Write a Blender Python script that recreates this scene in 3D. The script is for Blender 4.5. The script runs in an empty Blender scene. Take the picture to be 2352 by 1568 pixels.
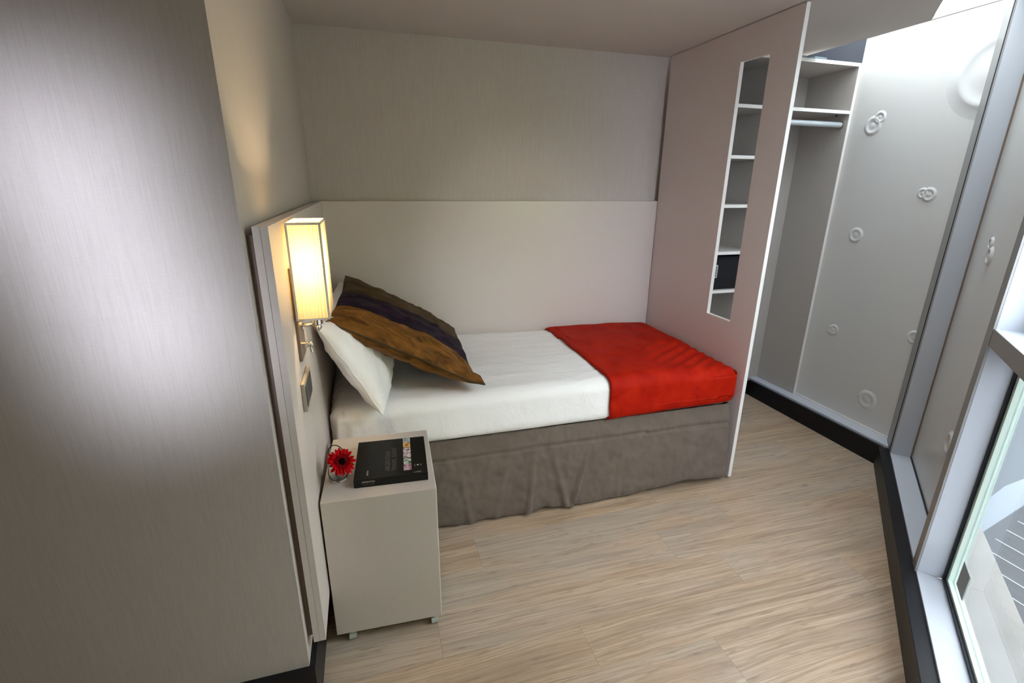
import bpy, bmesh, math, random
from mathutils import Vector, Matrix, noise
random.seed(7)
S = bpy.context.scene
COL = S.collection
PI = math.pi

# ------------------------------------------------------------------ camera
CAM = Vector((0.2057, -2.8196, 1.5202))
RX, RY, RZ, FPX = 0.3122, 0.0096, -0.2896, 1119.6
def cam_matrix():
    c, s = math.cos, math.sin
    mz = Matrix(((c(RZ), s(RZ), 0), (-s(RZ), c(RZ), 0), (0, 0, 1)))
    mx = Matrix(((1, 0, 0), (0, c(RX), -s(RX)), (0, s(RX), c(RX))))
    my = Matrix(((c(RY), 0, s(RY)), (0, 1, 0), (-s(RY), 0, c(RY))))
    R = my @ mx @ mz                       # rows: right, forward, up
    r, f, u = R[0], R[1], R[2]
    m = Matrix(((r[0], u[0], -f[0]), (r[1], u[1], -f[1]), (r[2], u[2], -f[2])))
    return Matrix.Translation(CAM) @ m.to_4x4()
cd = bpy.data.cameras.new('camera')
cd.sensor_width = 36.0
cd.lens = FPX / 2352 * 36.0
cd.clip_start = 0.02
cam = bpy.data.objects.new('camera', cd)
COL.objects.link(cam)
cam.matrix_world = cam_matrix()
S.camera = cam

# ------------------------------------------------------------------ light
S.view_settings.view_transform = 'Standard'
S.view_settings.look = 'None'
S.view_settings.gamma = 1.0
S.view_settings.use_curve_mapping = False
S.view_settings.exposure = 0.95
S.cycles.max_bounces = 10
S.cycles.diffuse_bounces = 6
S.cycles.transparent_max_bounces = 16
S.cycles.sample_clamp_indirect = 4.0
W = bpy.data.worlds.new('overcast_sky')
S.world = W
W.use_nodes = True
nt = W.node_tree
bg = nt.nodes['Background']
tc = nt.nodes.new('ShaderNodeTexCoord'); sp = nt.nodes.new('ShaderNodeSeparateXYZ')
rp = nt.nodes.new('ShaderNodeValToRGB')
nt.links.new(tc.outputs['Generated'], sp.inputs[0])
nt.links.new(sp.outputs['Z'], rp.inputs[0])
rp.color_ramp.elements[0].position = 0.0; rp.color_ramp.elements[0].color = (0.80, 0.82, 0.91, 1)
rp.color_ramp.elements[1].position = 0.6; rp.color_ramp.elements[1].color = (0.90, 0.92, 1.0, 1)
nt.links.new(rp.outputs[0], bg.inputs[0])
bg.inputs[1].default_value = 7.0

# facade frame of reference: t runs along the glazing, s points outdoors
FO = Vector((2.887, -1.142)); FD = Vector((-0.74891, -0.66267)); FN = Vector((0.66267, -0.74891))
def FP(t, s, z):
    q = FO + FD * t + FN * s
    return Vector((q.x, q.y, z))

def area_light(name, loc, target, sx, sy, power, color, spread=180, roll=0):
    ld = bpy.data.lights.new(name, 'AREA'); ld.shape = 'RECTANGLE'; ld.size = sx; ld.size_y = sy
    ld.energy = power; ld.color = color; ld.spread = math.radians(spread)
    o = bpy.data.objects.new(name, ld); COL.objects.link(o)
    o.location = loc
    q = (Vector(target) - Vector(loc)).to_track_quat('-Z', 'Y')
    o.rotation_euler = (q.to_matrix() @ Matrix.Rotation(roll, 3, 'Z')).to_euler()
    return o
# added beam lamp that draws the slanted band of light on the near wall
area_light('near_wall_beam', (-0.62, -3.95, 2.10), (-0.335, -1.63, 1.53), 0.30, 1.0, 0.92, (0.80, 0.86, 1.0), spread=10.5, roll=math.radians(15))
# unseen warm fill lamp added to lift the room light
ld = bpy.data.lights.new('added_room_fill', 'AREA'); ld.shape = 'DISK'; ld.size = 0.35; ld.energy = 1.5; ld.color = (1.0, 0.86, 0.68)
o = bpy.data.objects.new('added_room_fill', ld); COL.objects.link(o); o.location = (-0.2, -3.2, 2.22)
# unseen spot added to make the soft glow on the long wall panel
ld = bpy.data.lights.new('added_panel_spot', 'SPOT'); ld.energy = 34; ld.color = (1.0, 0.97, 0.92); ld.spot_size = math.radians(34); ld.spot_blend = 1.0; ld.shadow_soft_size = 0.05
o = bpy.data.objects.new('added_panel_spot', ld); COL.objects.link(o); o.location = (0.75, -2.5, 2.225)
o.rotation_euler = (Vector((1.13, 0.0, 1.13)) - o.location).to_track_quat('-Z', 'Y').to_euler()

# ------------------------------------------------------------------ helpers
class MB:
    """collects geometry for ONE mesh object"""
    def __init__(self): self.bm = bmesh.new()
    def poly(self, pts, mi=0):
        vs = [self.bm.verts.new(p) for p in pts]
        f = self.bm.faces.new(vs); f.material_index = mi; return self
    def hexa(self, P, mi=0, bevel=0.0, seg=2):
        vs = [self.bm.verts.new(p) for p in P]
        fs = [(0, 3, 2, 1), (4, 5, 6, 7), (0, 1, 5, 4), (1, 2, 6, 5), (2, 3, 7, 6), (3, 0, 4, 7)]
        nf = []
        for q in fs:
            f = self.bm.faces.new([vs[i] for i in q]); f.material_index = mi; nf.append(f)
        if bevel > 0:
            ed = list({e for f in nf for e in f.edges})
            bmesh.ops.bevel(self.bm, geom=ed, offset=bevel, segments=seg, affect='EDGES', profile=0.5, clamp_overlap=True)
        return self
    def box(self, a, b, mi=0, bevel=0.0, seg=2):
        x0, y0, z0 = a; x1, y1, z1 = b
        if x0 > x1: x0, x1 = x1, x0
        if y0 > y1: y0, y1 = y1, y0
        if z0 > z1: z0, z1 = z1, z0
        return self.hexa([(x0, y0, z0), (x1, y0, z0), (x1, y1, z0), (x0, y1, z0), (x0, y0, z1), (x1, y0, z1), (x1, y1, z1), (x0, y1, z1)], mi, bevel, seg)
    def fbox(self, t0, t1, s0, s1, z0, z1, mi=0, bevel=0.0):
        P = [FP(t0, s0, z0), FP(t0, s1, z0), FP(t1, s1, z0), FP(t1, s0, z0)]
        P = P + [Vector((p.x, p.y, z1)) for p in P]
        return self.hexa(P, mi, bevel)
    def prism(self, pts2, z0, z1, mi=0):
        n = len(pts2)
        a = [self.bm.verts.new((p[0], p[1], z0)) for p in pts2]
        b = [self.bm.verts.new((p[0], p[1], z1)) for p in pts2]
        self.bm.faces.new(a[::-1]).material_index = mi; self.bm.faces.new(b).material_index = mi
        for i in range(n):
            self.bm.faces.new((a[i], a[(i + 1) % n], b[(i + 1) % n], b[i])).material_index = mi
        return self
    def prof(self, pts, axis, a, b, mi=0):
        """extrude closed profile (2-D) along axis between a and b"""
        def mk(p, k):
            return {'x': (k, p[0], p[1]), 'y': (p[0], k, p[1]), 'z': (p[0], p[1], k)}[axis]
        A = [self.bm.verts.new(mk(p, a)) for p in pts]; B = [self.bm.verts.new(mk(p, b)) for p in pts]
        n = len(pts)
        self.bm.faces.new(A); self.bm.faces.new(B[::-1])
        for i in range(n): self.bm.faces.new((A[i], B[i], B[(i + 1) % n], A[(i + 1) % n]))
        return self
    def lathe(self, prof, c=(0, 0, 0), axis=(0, 0, 1), seg=24, mi=0):
        ax = Vector(axis).normalized()
        u = ax.orthogonal().normalized(); v = ax.cross(u)
        c = Vector(c); rings = []
        for r, h in prof:
            if r < 1e-6: rings.append([self.bm.verts.new(c + ax * h)])
            else: rings.append([self.bm.verts.new(c + ax * h + (u * math.cos(2 * PI * k / seg) + v * math.sin(2 * PI * k / seg)) * r) for k in range(seg)])
        for A, B in zip(rings, rings[1:]):
            for k in range(seg):
                k2 = (k + 1) % seg
                if len(A) == 1 and len(B) == 1: continue
                if len(A) == 1: f = self.bm.faces.new((A[0], B[k], B[k2]))
                elif len(B) == 1: f = self.bm.faces.new((A[k], A[k2], B[0]))
                else: f = self.bm.faces.new((A[k], A[k2], B[k2], B[k]))
                f.material_index = mi
        return self
    def cyl(self, a, b, r, seg=20, mi=0, r2=None):
        a = Vector(a); b = Vector(b); h = (b - a).length
        r2 = r if r2 is None else r2
        return self.lathe([(0, 0), (r, 0), (r2, h), (0, h)], a, (b - a), seg, mi)
    def ball(self, c, r, seg=16, rings=9, mi=0, sc=1.0):
        return self.lathe([(r * math.sin(PI * k / rings), -r * sc * math.cos(PI * k / rings)) for k in range(rings + 1)], c, (0, 0, 1), seg, mi)
    def tube(self, pts, r, seg=8, mi=0, closed=False):
        pts = [Vector(p) for p in pts]; rings = []
        up = None
        for i, p in enumerate(pts):
            a = pts[max(i - 1, 0)]; b = pts[min(i + 1, len(pts) - 1)]
            d = (b - a).normalized()
            if up is None: up = d.orthogonal().normalized()
            up = (up - d * up.dot(d)).normalized(); w = d.cross(up)
            rr = r(i / (len(pts) - 1)) if callable(r) else r
            rings.append([self.bm.verts.new(p + (up * math.cos(2 * PI * k / seg) + w * math.sin(2 * PI * k / seg)) * rr) for k in range(seg)])
        for A, B in zip(rings, rings[1:]):
            for k in range(seg):
                self.bm.faces.new((A[k], A[(k + 1) % seg], B[(k + 1) % seg], B[k])).material_index = mi
        self.bm.faces.new(rings[0][::-1]); self.bm.faces.new(rings[-1])
        return self
    def build(self, name, mat, parent=None, smooth=False, angle=40):
        bmesh.ops.recalc_face_normals(self.bm, faces=self.bm.faces)
        me = bpy.data.meshes.new(name); self.bm.to_mesh(me); self.bm.free()
        for m in (mat if isinstance(mat, (list, tuple)) else [mat]): me.materials.append(m)
        o = bpy.data.objects.new(name, me); COL.objects.link(o)
        if smooth:
            for f in me.polygons: f.use_smooth = True
            if angle < 180: me.set_sharp_from_angle(angle=math.radians(angle))
        if parent is not None:
            o.parent = parent
            o.matrix_parent_inverse = parent.matrix_basis.inverted()
        return o

def tag(o, label=None, cat=None, group=None, kind=None):
    if label: o['label'] = label
    if cat: o['category'] = cat
    if group: o['group'] = group
    if kind: o['kind'] = kind
    return o
def thing(name, label, cat, loc=(0, 0, 0), group=None, kind=None):
    o = bpy.data.objects.new(name, None); COL.objects.link(o); o.location = loc
    o.empty_display_size = 0.05
    return tag(o, label, cat, group, kind)
def struct(name, loc=(0, 0, 0)):
    return thing(name, None, None, loc, None, 'structure')

# ------------------------------------------------------------------ materials
def mat(name, col, rough=0.5, metal=0.0, spec=0.5, coat=0.0, sheen=0.0, trans=0.0, ior=1.45, alpha=1.0, emit=None, es=0.0):
    m = bpy.data.materials.new(name); m.use_nodes = True
    b = m.node_tree.nodes['Principled BSDF']
    b.inputs['Base Color'].default_value = (*col, 1); b.inputs['Roughness'].default_value = rough
    b.inputs['Metallic'].default_value = metal; b.inputs['Specular IOR Level'].default_value = spec
    b.inputs['Coat Weight'].default_value = coat; b.inputs['Sheen Weight'].default_value = sheen
    b.inputs['Transmission Weight'].default_value = trans; b.inputs['IOR'].default_value = ior
    b.inputs['Alpha'].default_value = alpha
    if emit: b.inputs['Emission Color'].default_value = (*emit, 1); b.inputs['Emission Strength'].default_value = es
    return m
def N(m, t): return m.node_tree.nodes.new(t)
def L(m, a, b): m.node_tree.links.new(a, b)
def coords(m, scale, kind='Object', rot=(0, 0, 0)):
    tc = N(m, 'ShaderNodeTexCoord'); mp = N(m, 'ShaderNodeMapping')
    mp.inputs['Scale'].default_value = scale; mp.inputs['Rotation'].default_value = rot
    L(m, tc.outputs[kind], mp.inputs[0]); return mp.outputs[0]
def noise_t(m, vec, scale=1.0, detail=3, rough=0.5, dist=0.0):
    n = N(m, 'ShaderNodeTexNoise'); n.inputs['Scale'].default_value = scale; n.inputs['Detail'].default_value = detail
    n.inputs['Roughness'].default_value = rough; n.inputs['Distortion'].default_value = dist
    L(m, vec, n.inputs['Vector']); return n.outputs['Fac']
def ramp(m, fac, stops):
    r = N(m, 'ShaderNodeValToRGB'); e = r.color_ramp.elements
    e[0].position, e[0].color = stops[0][0], (*stops[0][1], 1)
    e[1].position, e[1].color = stops[-1][0], (*stops[-1][1], 1)
    for p, c in stops[1:-1]:
        q = e.new(p); q.color = (*c, 1)
    L(m, fac, r.inputs[0]); return r.outputs[0]
def mix(m, fac, a, b, mode='MIX'):
    x = N(m, 'ShaderNodeMix'); x.data_type = 'RGBA'; x.blend_type = mode
    if isinstance(fac, float): x.inputs[0].default_value = fac
    else: L(m, fac, x.inputs[0])
    for v, i in ((a, 6), (b, 7)):
        if isinstance(v, tuple): x.inputs[i].default_value = (*v, 1)
        else: L(m, v, x.inputs[i])
    return x.outputs[2]
def setcol(m, c): L(m, c, m.node_tree.nodes['Principled BSDF'].inputs['Base Color'])
def bump(m, h, strength=0.2, dist=0.002):
    b = N(m, 'ShaderNodeBump'); b.inputs['Strength'].default_value = strength; b.inputs['Distance'].default_value = dist
    L(m, h, b.inputs['Height']); L(m, b.outputs[0], m.node_tree.nodes['Principled BSDF'].inputs['Normal'])
def scaled(c, k): return tuple(min(1, x * k) for x in c)

def wallpaper(name, col):
    m = mat(name, col, 0.75, spec=0.25)
    v = coords(m, (260, 260, 9)); f = noise_t(m, v, 1.0, 4, 0.65)
    v2 = coords(m, (60, 60, 420)); f2 = noise_t(m, v2, 1.0, 2, 0.5)
    s = N(m, 'ShaderNodeMath'); s.operation = 'MULTIPLY_ADD'; s.inputs[1].default_value = 0.35
    L(m, f2, s.inputs[0]); L(m, f, s.inputs[2])
    setcol(m, ramp(m, s.outputs[0], [(0.40, scaled(col, 0.90)), (0.68, col), (0.95, scaled(col, 1.08))]))
    bump(m, s.outputs[0], 0.22, 0.0008)
    return m
M = {}
M['paper'] = wallpaper('taupe_linen_wallpaper', (0.50, 0.45, 0.425))
M['ceiling'] = mat('ceiling_paint', (0.60, 0.555, 0.52), 0.85, spec=0.2)
def laminate(name, col, rough=0.38):
    m = mat(name, col, rough, spec=0.45)
    f = noise_t(m, coords(m, (70, 70, 70)), 1.0, 2)
    setcol(m, ramp(m, f, [(0.3, scaled(col, 0.985)), (0.7, scaled(col, 1.015))]))
    r = noise_t(m, coords(m, (500, 500, 500)), 1.0, 1)
    bump(m, r, 0.04, 0.0004)
    return m
M['lam'] = laminate('warm_white_laminate', (0.62, 0.555, 0.53))
M['lam_wall'] = laminate('satin_panel_laminate', (0.60, 0.54, 0.515), 0.27)
M['lam_pink'] = laminate('mauve_white_laminate', (0.72, 0.645, 0.64))
M['lam_ns'] = laminate('greige_laminate', (0.52, 0.465, 0.42))
M['lam_edge'] = laminate('white_edge_band', (0.78, 0.76, 0.73), 0.45)
M['lam_in'] = laminate('wardrobe_white_board', (0.46, 0.43, 0.405), 0.5)
M['lam_in2'] = laminate('shelf_unit_grey_board', (0.50, 0.49, 0.455), 0.55)
M['mdf'] = mat('mdf_batten', (0.20, 0.15, 0.12), 0.8)
M['black'] = mat('black_gloss_skirting', (0.008, 0.008, 0.010), 0.42, spec=0.35)
M['alu'] = mat('anodised_aluminium', (0.54, 0.57, 0.63), 0.45, metal=0.1)
M['alu_dark'] = mat('aluminium_front_cap', (0.34, 0.335, 0.33), 0.45, metal=0.3)
M['gasket'] = mat('rubber_gasket', (0.01, 0.015, 0.025), 0.5)
M['greenedge'] = mat('pale_green_glass_edge', (0.62, 0.74, 0.66), 0.3)
M['infill'] = mat('white_infill_panel', (0.66, 0.655, 0.64), 0.3, spec=0.5)
M['dimple'] = mat('moulded_dimple_gloss', (0.68, 0.68, 0.68), 0.25, spec=0.5)
M['void'] = mat('blue_grey_board', (0.055, 0.06, 0.075), 0.7)
M['chrome'] = mat('chrome', (0.75, 0.74, 0.72), 0.12, metal=1.0)
M['bronze'] = mat('brushed_bronze_plate', (0.23, 0.18, 0.14), 0.35, metal=0.7)
M['black_metal'] = mat('black_powder_coat', (0.012, 0.012, 0.015), 0.35)
M['castor'] = mat('translucent_grey_plastic', (0.42, 0.46, 0.43), 0.35)
M['skirt'] = mat('taupe_linen_valance', (0.165, 0.128, 0.102), 0.9, spec=0.15, sheen=0.15)
f = noise_t(M['skirt'], coords(M['skirt'], (500, 500, 700)), 1.0, 2); bump(M['skirt'], f, 0.3, 0.0008)
f2 = noise_t(M['skirt'], coords(M['skirt'], (14, 14, 14)), 1.0, 3)
setcol(M['skirt'], ramp(M['skirt'], f2, [(0.3, (0.128, 0.099, 0.080)), (0.7, (0.155, 0.122, 0.100))]))
M['linen'] = mat('white_cotton', (0.87, 0.85, 0.845), 0.85, spec=0.2, sheen=0.2)
f = noise_t(M['linen'], coords(M['linen'], (9, 16, 9), rot=(0.2, 0.3, 0.7)), 1.0, 5, 0.55, 0.6); bump(M['linen'], f, 0.35, 0.02)
def velvet(name, col, dark, sc=(9, 5, 9), sh=.6, sp=.1):
    m = mat(name, col, 0.62, spec=sp, sheen=sh)
    b = m.node_tree.nodes['Principled BSDF']; b.inputs['Sheen Roughness'].default_value = 0.35
    b.inputs['Sheen Tint'].default_value = (*scaled(col, 1.6), 1)
    f = noise_t(m, coords(m, sc, rot=(0.1, 0.5, 0.4)), 1.0, 5, 0.6, 0.9)
    setcol(m, ramp(m, f, [(0.33, dark), (0.66, col)]))
    g = noise_t(m, coords(m, (900, 900, 900)), 1.0, 1); bump(m, g, 0.12, 0.0006)
    return m
M['orange'] = velvet('orange_red_velvet', (0.44, 0.014, 0.002), (0.31, 0.005, 0.001), sh=.12)
M['gold'] = velvet('bronze_gold_velvet', (0.235, 0.100, 0.020), (0.065, 0.027, 0.006), (11, 22, 11))
M['purple'] = velvet('dark_purple_velvet', (0.016, 0.008, 0.020), (0.008, 0.005, 0.010))
M['olive'] = velvet('olive_brown_velvet', (0.072, 0.045, 0.020), (0.035, 0.022, 0.010))
M['maroon'] = velvet('maroon_velvet', (0.075, 0.008, 0.008), (0.035, 0.004, 0.004))
M['petal'] = mat('red_petal', (0.42, 0.001, 0.004), 0.6, spec=0.08)
M['petal2'] = mat('deep_red_petal', (0.16, 0.001, 0.003), 0.6, spec=0.08)
M['disc'] = mat('dark_flower_centre', (0.004, 0.001, 0.001), 0.9, spec=0.05)
M['stem'] = mat('green_stem', (0.05, 0.09, 0.03), 0.6)
M['darkwire'] = mat('dark_wire', (0.03, 0.02, 0.015), 0.4)
M['bookblack'] = mat('black_book_cloth', (0.0075, 0.007, 0.006), 0.42, spec=0.35)
M['page'] = mat('page_edges', (0.62, 0.58, 0.52), 0.8)
M['ink_grey'] = mat('grey_print', (0.10, 0.095, 0.085), 0.6)
M['ink_white'] = mat('white_print', (0.55, 0.55, 0.52), 0.6)
M['ink_blue'] = mat('dark_blue_print', (0.010, 0.022, 0.034), 0.6)
M['outlet'] = mat('outlet_plate_plastic', (0.36, 0.31, 0.25), 0.35)
M['outlet_dark'] = mat('outlet_dark_insert', (0.05, 0.045, 0.05), 0.3)
M['keypad'] = mat('silver_keypad', (0.52, 0.53, 0.56), 0.3, metal=0.4)
M['key'] = mat('dark_key', (0.05, 0.05, 0.055), 0.4)
M['rod'] = mat('white_rail', (0.60, 0.66, 0.70), 0.3, metal=0.3)

def thin_glass(name, tint, gloss=0.08):
    m = bpy.data.materials.new(name); m.use_nodes = True; n = m.node_tree; n.nodes.clear()
    out = n.nodes.new('ShaderNodeOutputMaterial'); tr = n.nodes.new('ShaderNodeBsdfTransparent'); gl = n.nodes.new('ShaderNodeBsdfGlossy')
    lw = n.nodes.new('ShaderNodeLayerWeight'); lw.inputs[0].default_value = 0.5
    pw_ = n.nodes.new('ShaderNodeMath'); pw_.operation = 'POWER'; pw_.inputs[1].default_value = 4.0; n.links.new(lw.outputs['Facing'], pw_.inputs[0])
    fr = n.nodes.new('ShaderNodeMath'); fr.operation = 'MULTIPLY_ADD'; fr.inputs[1].default_value = 0.5; fr.inputs[2].default_value = 0.03; n.links.new(pw_.outputs[0], fr.inputs[0])
    mx = n.nodes.new('ShaderNodeMixShader'); gl.inputs['Roughness'].default_value = 0.01
    tr.inputs[0].default_value = (*tint, 1)
    n.links.new(fr.outputs[0], mx.inputs[0]); n.links.new(tr.outputs[0], mx.inputs[1]); n.links.new(gl.outputs[0], mx.inputs[2]); n.links.new(mx.outputs[0], out.inputs[0])
    return m
M['glass'] = thin_glass('window_glass', (0.92, 0.96, 0.95))
M['glass_tint'] = thin_glass('dimmed_lower_glass', (0.60, 0.62, 0.62))  # tint added to dim the outdoor view and daylight through the lower panes
M['added_blind'] = mat('added_blind_cloth', (0.45, 0.43, 0.40), 0.9)  # unseen blinds added to cut daylight from the farther bays
M['vaseglass'] = mat('clear_vase_glass', (0.95, 0.97, 0.96), 0.02, trans=1.0, ior=1.45)

# lamp shade: pleated cloth that lets the bulb's light through
m = bpy.data.materials.new('pleated_shade_cloth'); m.use_nodes = True; n = m.node_tree; n.nodes.clear()
out = n.nodes.new('ShaderNodeOutputMaterial'); d = n.nodes.new('ShaderNodeBsdfDiffuse'); t = n.nodes.new('ShaderNodeBsdfTranslucent'); mx = n.nodes.new('ShaderNodeMixShader')
d.inputs[0].default_value = (0.60, 0.54, 0.42, 1); t.inputs[0].default_value = (0.23, 0.19, 0.11, 1); mx.inputs[0].default_value = 0.62
n.links.new(d.outputs[0], mx.inputs[1]); n.links.new(t.outputs[0], mx.inputs[2]); n.links.new(mx.outputs[0], out.inputs[0])
M['shade'] = m
M['bulb'] = mat('frosted_bulb', (0.9, 0.85, 0.7), 0.4, emit=(1.0, 0.76, 0.42), es=2.5)
M['trimcloth'] = mat('shade_trim', (0.62, 0.56, 0.50), 0.7)

# wood floor
m = mat('washed_oak_plank', (0.4, 0.3, 0.22), 0.36, spec=0.45)
oi = N(m, 'ShaderNodeObjectInfo'); tcn = N(m, 'ShaderNodeTexCoord'); add = N(m, 'ShaderNodeVectorMath'); add.operation = 'ADD'
cmb = N(m, 'ShaderNodeCombineXYZ'); mu = N(m, 'ShaderNodeMath'); mu.operation = 'MULTIPLY'; mu.inputs[1].default_value = 40.0
L(m, oi.outputs['Random'], mu.inputs[0]); L(m, mu.outputs[0], cmb.inputs[0]); L(m, mu.outputs[0], cmb.inputs[1]); L(m, mu.outputs[0], cmb.inputs[2])
L(m, tcn.outputs['Object'], add.inputs[0]); L(m, cmb.outputs[0], add.inputs[1])
def mapv(vec, sc, rz=0.0):
    mp = N(m, 'ShaderNodeMapping'); mp.inputs['Scale'].default_value = sc; mp.inputs['Rotation'].default_value = (0, 0, rz)
    L(m, vec, mp.inputs[0]); return mp.outputs[0]
base = add.outputs[0]
warp = noise_t(m, mapv(base, (1.6, 5, 1)), 1.0, 2, 0.5)
wv = N(m, 'ShaderNodeVectorMath'); wv.operation = 'SCALE'; cw = N(m, 'ShaderNodeCombineXYZ'); L(m, warp, cw.inputs[1]); L(m, cw.outputs[0], wv.inputs[0]); wv.inputs['Scale'].default_value = 0.055
wa = N(m, 'ShaderNodeVectorMath'); wa.operation = 'ADD'; L(m, base, wa.inputs[0]); L(m, wv.outputs[0], wa.inputs[1])
g1 = noise_t(m, mapv(wa.outputs[0], (3.0, 120, 1)), 1.0, 5, 0.7)
g2 = noise_t(m, mapv(wa.outputs[0], (1.3, 16, 1)), 1.0, 4, 0.6, 0.5)
g3 = noise_t(m, mapv(base, (1.1, 2.2, 1)), 1.0, 2, 0.5)
rings = N(m, 'ShaderNodeTexWave'); rings.wave_type = 'BANDS'; rings.bands_direction = 'Y'; rings.inputs['Scale'].default_value = 1.0; rings.inputs['Distortion'].default_value = 9.0; rings.inputs['Detail'].default_value = 2; rings.inputs['Detail Scale'].default_value = 0.7
L(m, mapv(wa.outputs[0], (1.3, 15.0, 1)), rings.inputs['Vector'])
c1 = ramp(m, g1, [(0.30, (0.300, 0.205, 0.132)), (0.50, (0.455, 0.335, 0.232)), (0.72, (0.590, 0.460, 0.340))])
c2 = mix(m, ramp(m, g2, [(0.36, (0.34,) * 3), (0.54, (0.0,) * 3)]), c1, (0.17, 0.118, 0.080))
c3 = mix(m, ramp(m, g3, [(0.42, (0.0,) * 3), (0.66, (0.42,) * 3)]), c2, (0.42, 0.385, 0.345))
c4 = mix(m, ramp(m, rings.outputs['Fac'], [(0.02, (0.16,) * 3), (0.20, (0.0,) * 3)]), c3, (0.15, 0.10, 0.07))
g4 = noise_t(m, mapv(wa.outputs[0], (9, 75, 1)), 1.0, 4, 0.6, 0.3)
c4 = mix(m, ramp(m, g4, [(0.30, (0.55,) * 3), (0.42, (0.0,) * 3)]), c4, (0.20, 0.145, 0.105))
g5 = noise_t(m, mapv(wa.outputs[0], (2.2, 11, 1)), 1.0, 3, 0.5, 0.3)
c4 = mix(m, ramp(m, g5, [(0.52, (0.0,) * 3), (0.72, (0.35,) * 3)]), c4, (0.50, 0.33, 0.22))
tint = ramp(m, oi.outputs['Random'], [(0.0, (0.97, 0.96, 0.95)), (0.5, (1.0, 1.0, 1.0)), (1.0, (1.03, 1.0, 0.97))])
setcol(m, mix(m, 1.0, c4, tint, 'MULTIPLY'))
bump(m, g1, 0.10, 0.001)
m.node_tree.nodes['Principled BSDF'].inputs['Roughness'].default_value = 0.31
M['wood'] = m

# ------------------------------------------------------------------ structure
H = 2.24; XW = -0.05; YF = -1.63; YB = 0.041; XR = 3.03
def clip(poly, a, b, c):            # keep a*x+b*y<=c
    out = []
    for i in range(len(poly)):
        p, q = poly[i], poly[(i + 1) % len(poly)]
        fp = a * p[0] + b * p[1] - c; fq = a * q[0] + b * q[1] - c
        if fp <= 0: out.append(p)
        if (fp < 0 < fq) or (fq < 0 < fp):
            k = fp / (fp - fq); out.append((p[0] + (q[0] - p[0]) * k, p[1] + (q[1] - p[1]) * k))
    return out
def sclip(poly, s): return clip(poly, FN.x, FN.y, FN.dot(FO) + s)

fl = struct('floor')
sub = sclip([(-2.3, -4.3), (3.1, -4.3), (3.1, 0.06), (-2.3, 0.06)], 0.0)
MB().prism(sub, -0.12, -0.006).build('screed', mat('screed', (0.12, 0.10, 0.08), 0.9), fl)
yy = 0.045; row = 0
while yy > -4.2:
    y1, y0 = yy, yy - 0.18
    x = -2.3 - random.random() * 1.2 if y1 < YF + 0.2 else -0.6 - random.random() * 0.9
    if row == 8: x = -2.0 + 1.2 * 0 + (1.567 - 1.22 * 3) + 2.0
    while x < 3.1:
        x0 = max(x, XW - 0.0 if y0 > YF else -2.3); x1 = min(x + 1.22, 3.05)
        if x1 - x0 > 0.02:
            g = 0.0003
            P = sclip([(x0 + g, y0 + g), (x1 - g, y0 + g), (x1 - g, y1 - g), (x0 + g, y1 - g)], 0.0)
            if len(P) >= 3:
                cx = sum(p[0] for p in P) / len(P); cy = sum(p[1] for p in P) / len(P)
                o = MB().prism([(p[0] - cx, p[1] - cy) for p in P], -0.006, 0.0).build('plank', M['wood'])
                o.location = (cx, cy, 0); o.parent = fl
        x += 1.22
    yy -= 0.18; row += 1

w = MB(); w.box((XW - 0.2, YF, -0.0), (XW, YB + 0.2, H)).build('wall_left', M['paper'])['kind'] = 'structure'
w = MB(); w.box((-2.3, YF, 0), (XW - 0.2, YF + 0.2, H)).build('wall_front', M['paper'])['kind'] = 'structure'
w = MB(); w.box((XW, YB, 0), (XR + 0.1, YB + 0.2, 2.62)).build('wall_back', M['paper'])['kind'] = 'structure'
w = MB(); w.box((-1.05, -4.4, 0), (-0.88, YF, H)).build('added_shade_wall', mat('dark_shade_wall', (0.06, 0.045, 0.035), 0.6))['kind'] = 'structure'  # unseen dark wall added to keep light off the near wall
w = MB(); w.box((-2.5, -4.5, 0), (-0.55, -4.3, H)).build('wall_rear', M['paper'])['kind'] = 'structure'
# ceiling: ends short of the glazing, leaving a strip of roof light
c5 = FP(5.2, -0.27, 0)
ceilp = [(-2.5, -4.5), (c5.x, c5.y), (2.73, -0.92), (2.73, -0.25), (2.03, -0.25), (2.03, YB + 0.2), (-2.5, YB + 0.2)]
MB().prism(ceilp, H, H + 0.05).build('ceiling', M['ceiling'])['kind'] = 'structure'
rl = struct('trim_1')
u = MB(); u.box((2.70, -0.92, H + 0.05), (2.73, -0.25, 2.62))
a_, b_ = FP(0.03, -0.27, 0), FP(5.2, -0.27, 0)
u.fbox(-0.02, 5.2, -0.30, -0.27, H + 0.05, 2.62); u.build('upstand', M['lam_edge'], rl)
MB().box((2.03, -0.25, 2.60), (2.73, YB, 2.62)).build('void_lid', M['void'], rl)
MB().box((2.0, -0.27, H + 0.05), (2.70, -0.25, 2.62)).build('void_front_board', M['void'], rl)
MB().box((2.74, YB - 0.012, 2.2), (XR, YB, 2.6)).build('void_back_board', M['void'], rl)

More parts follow.
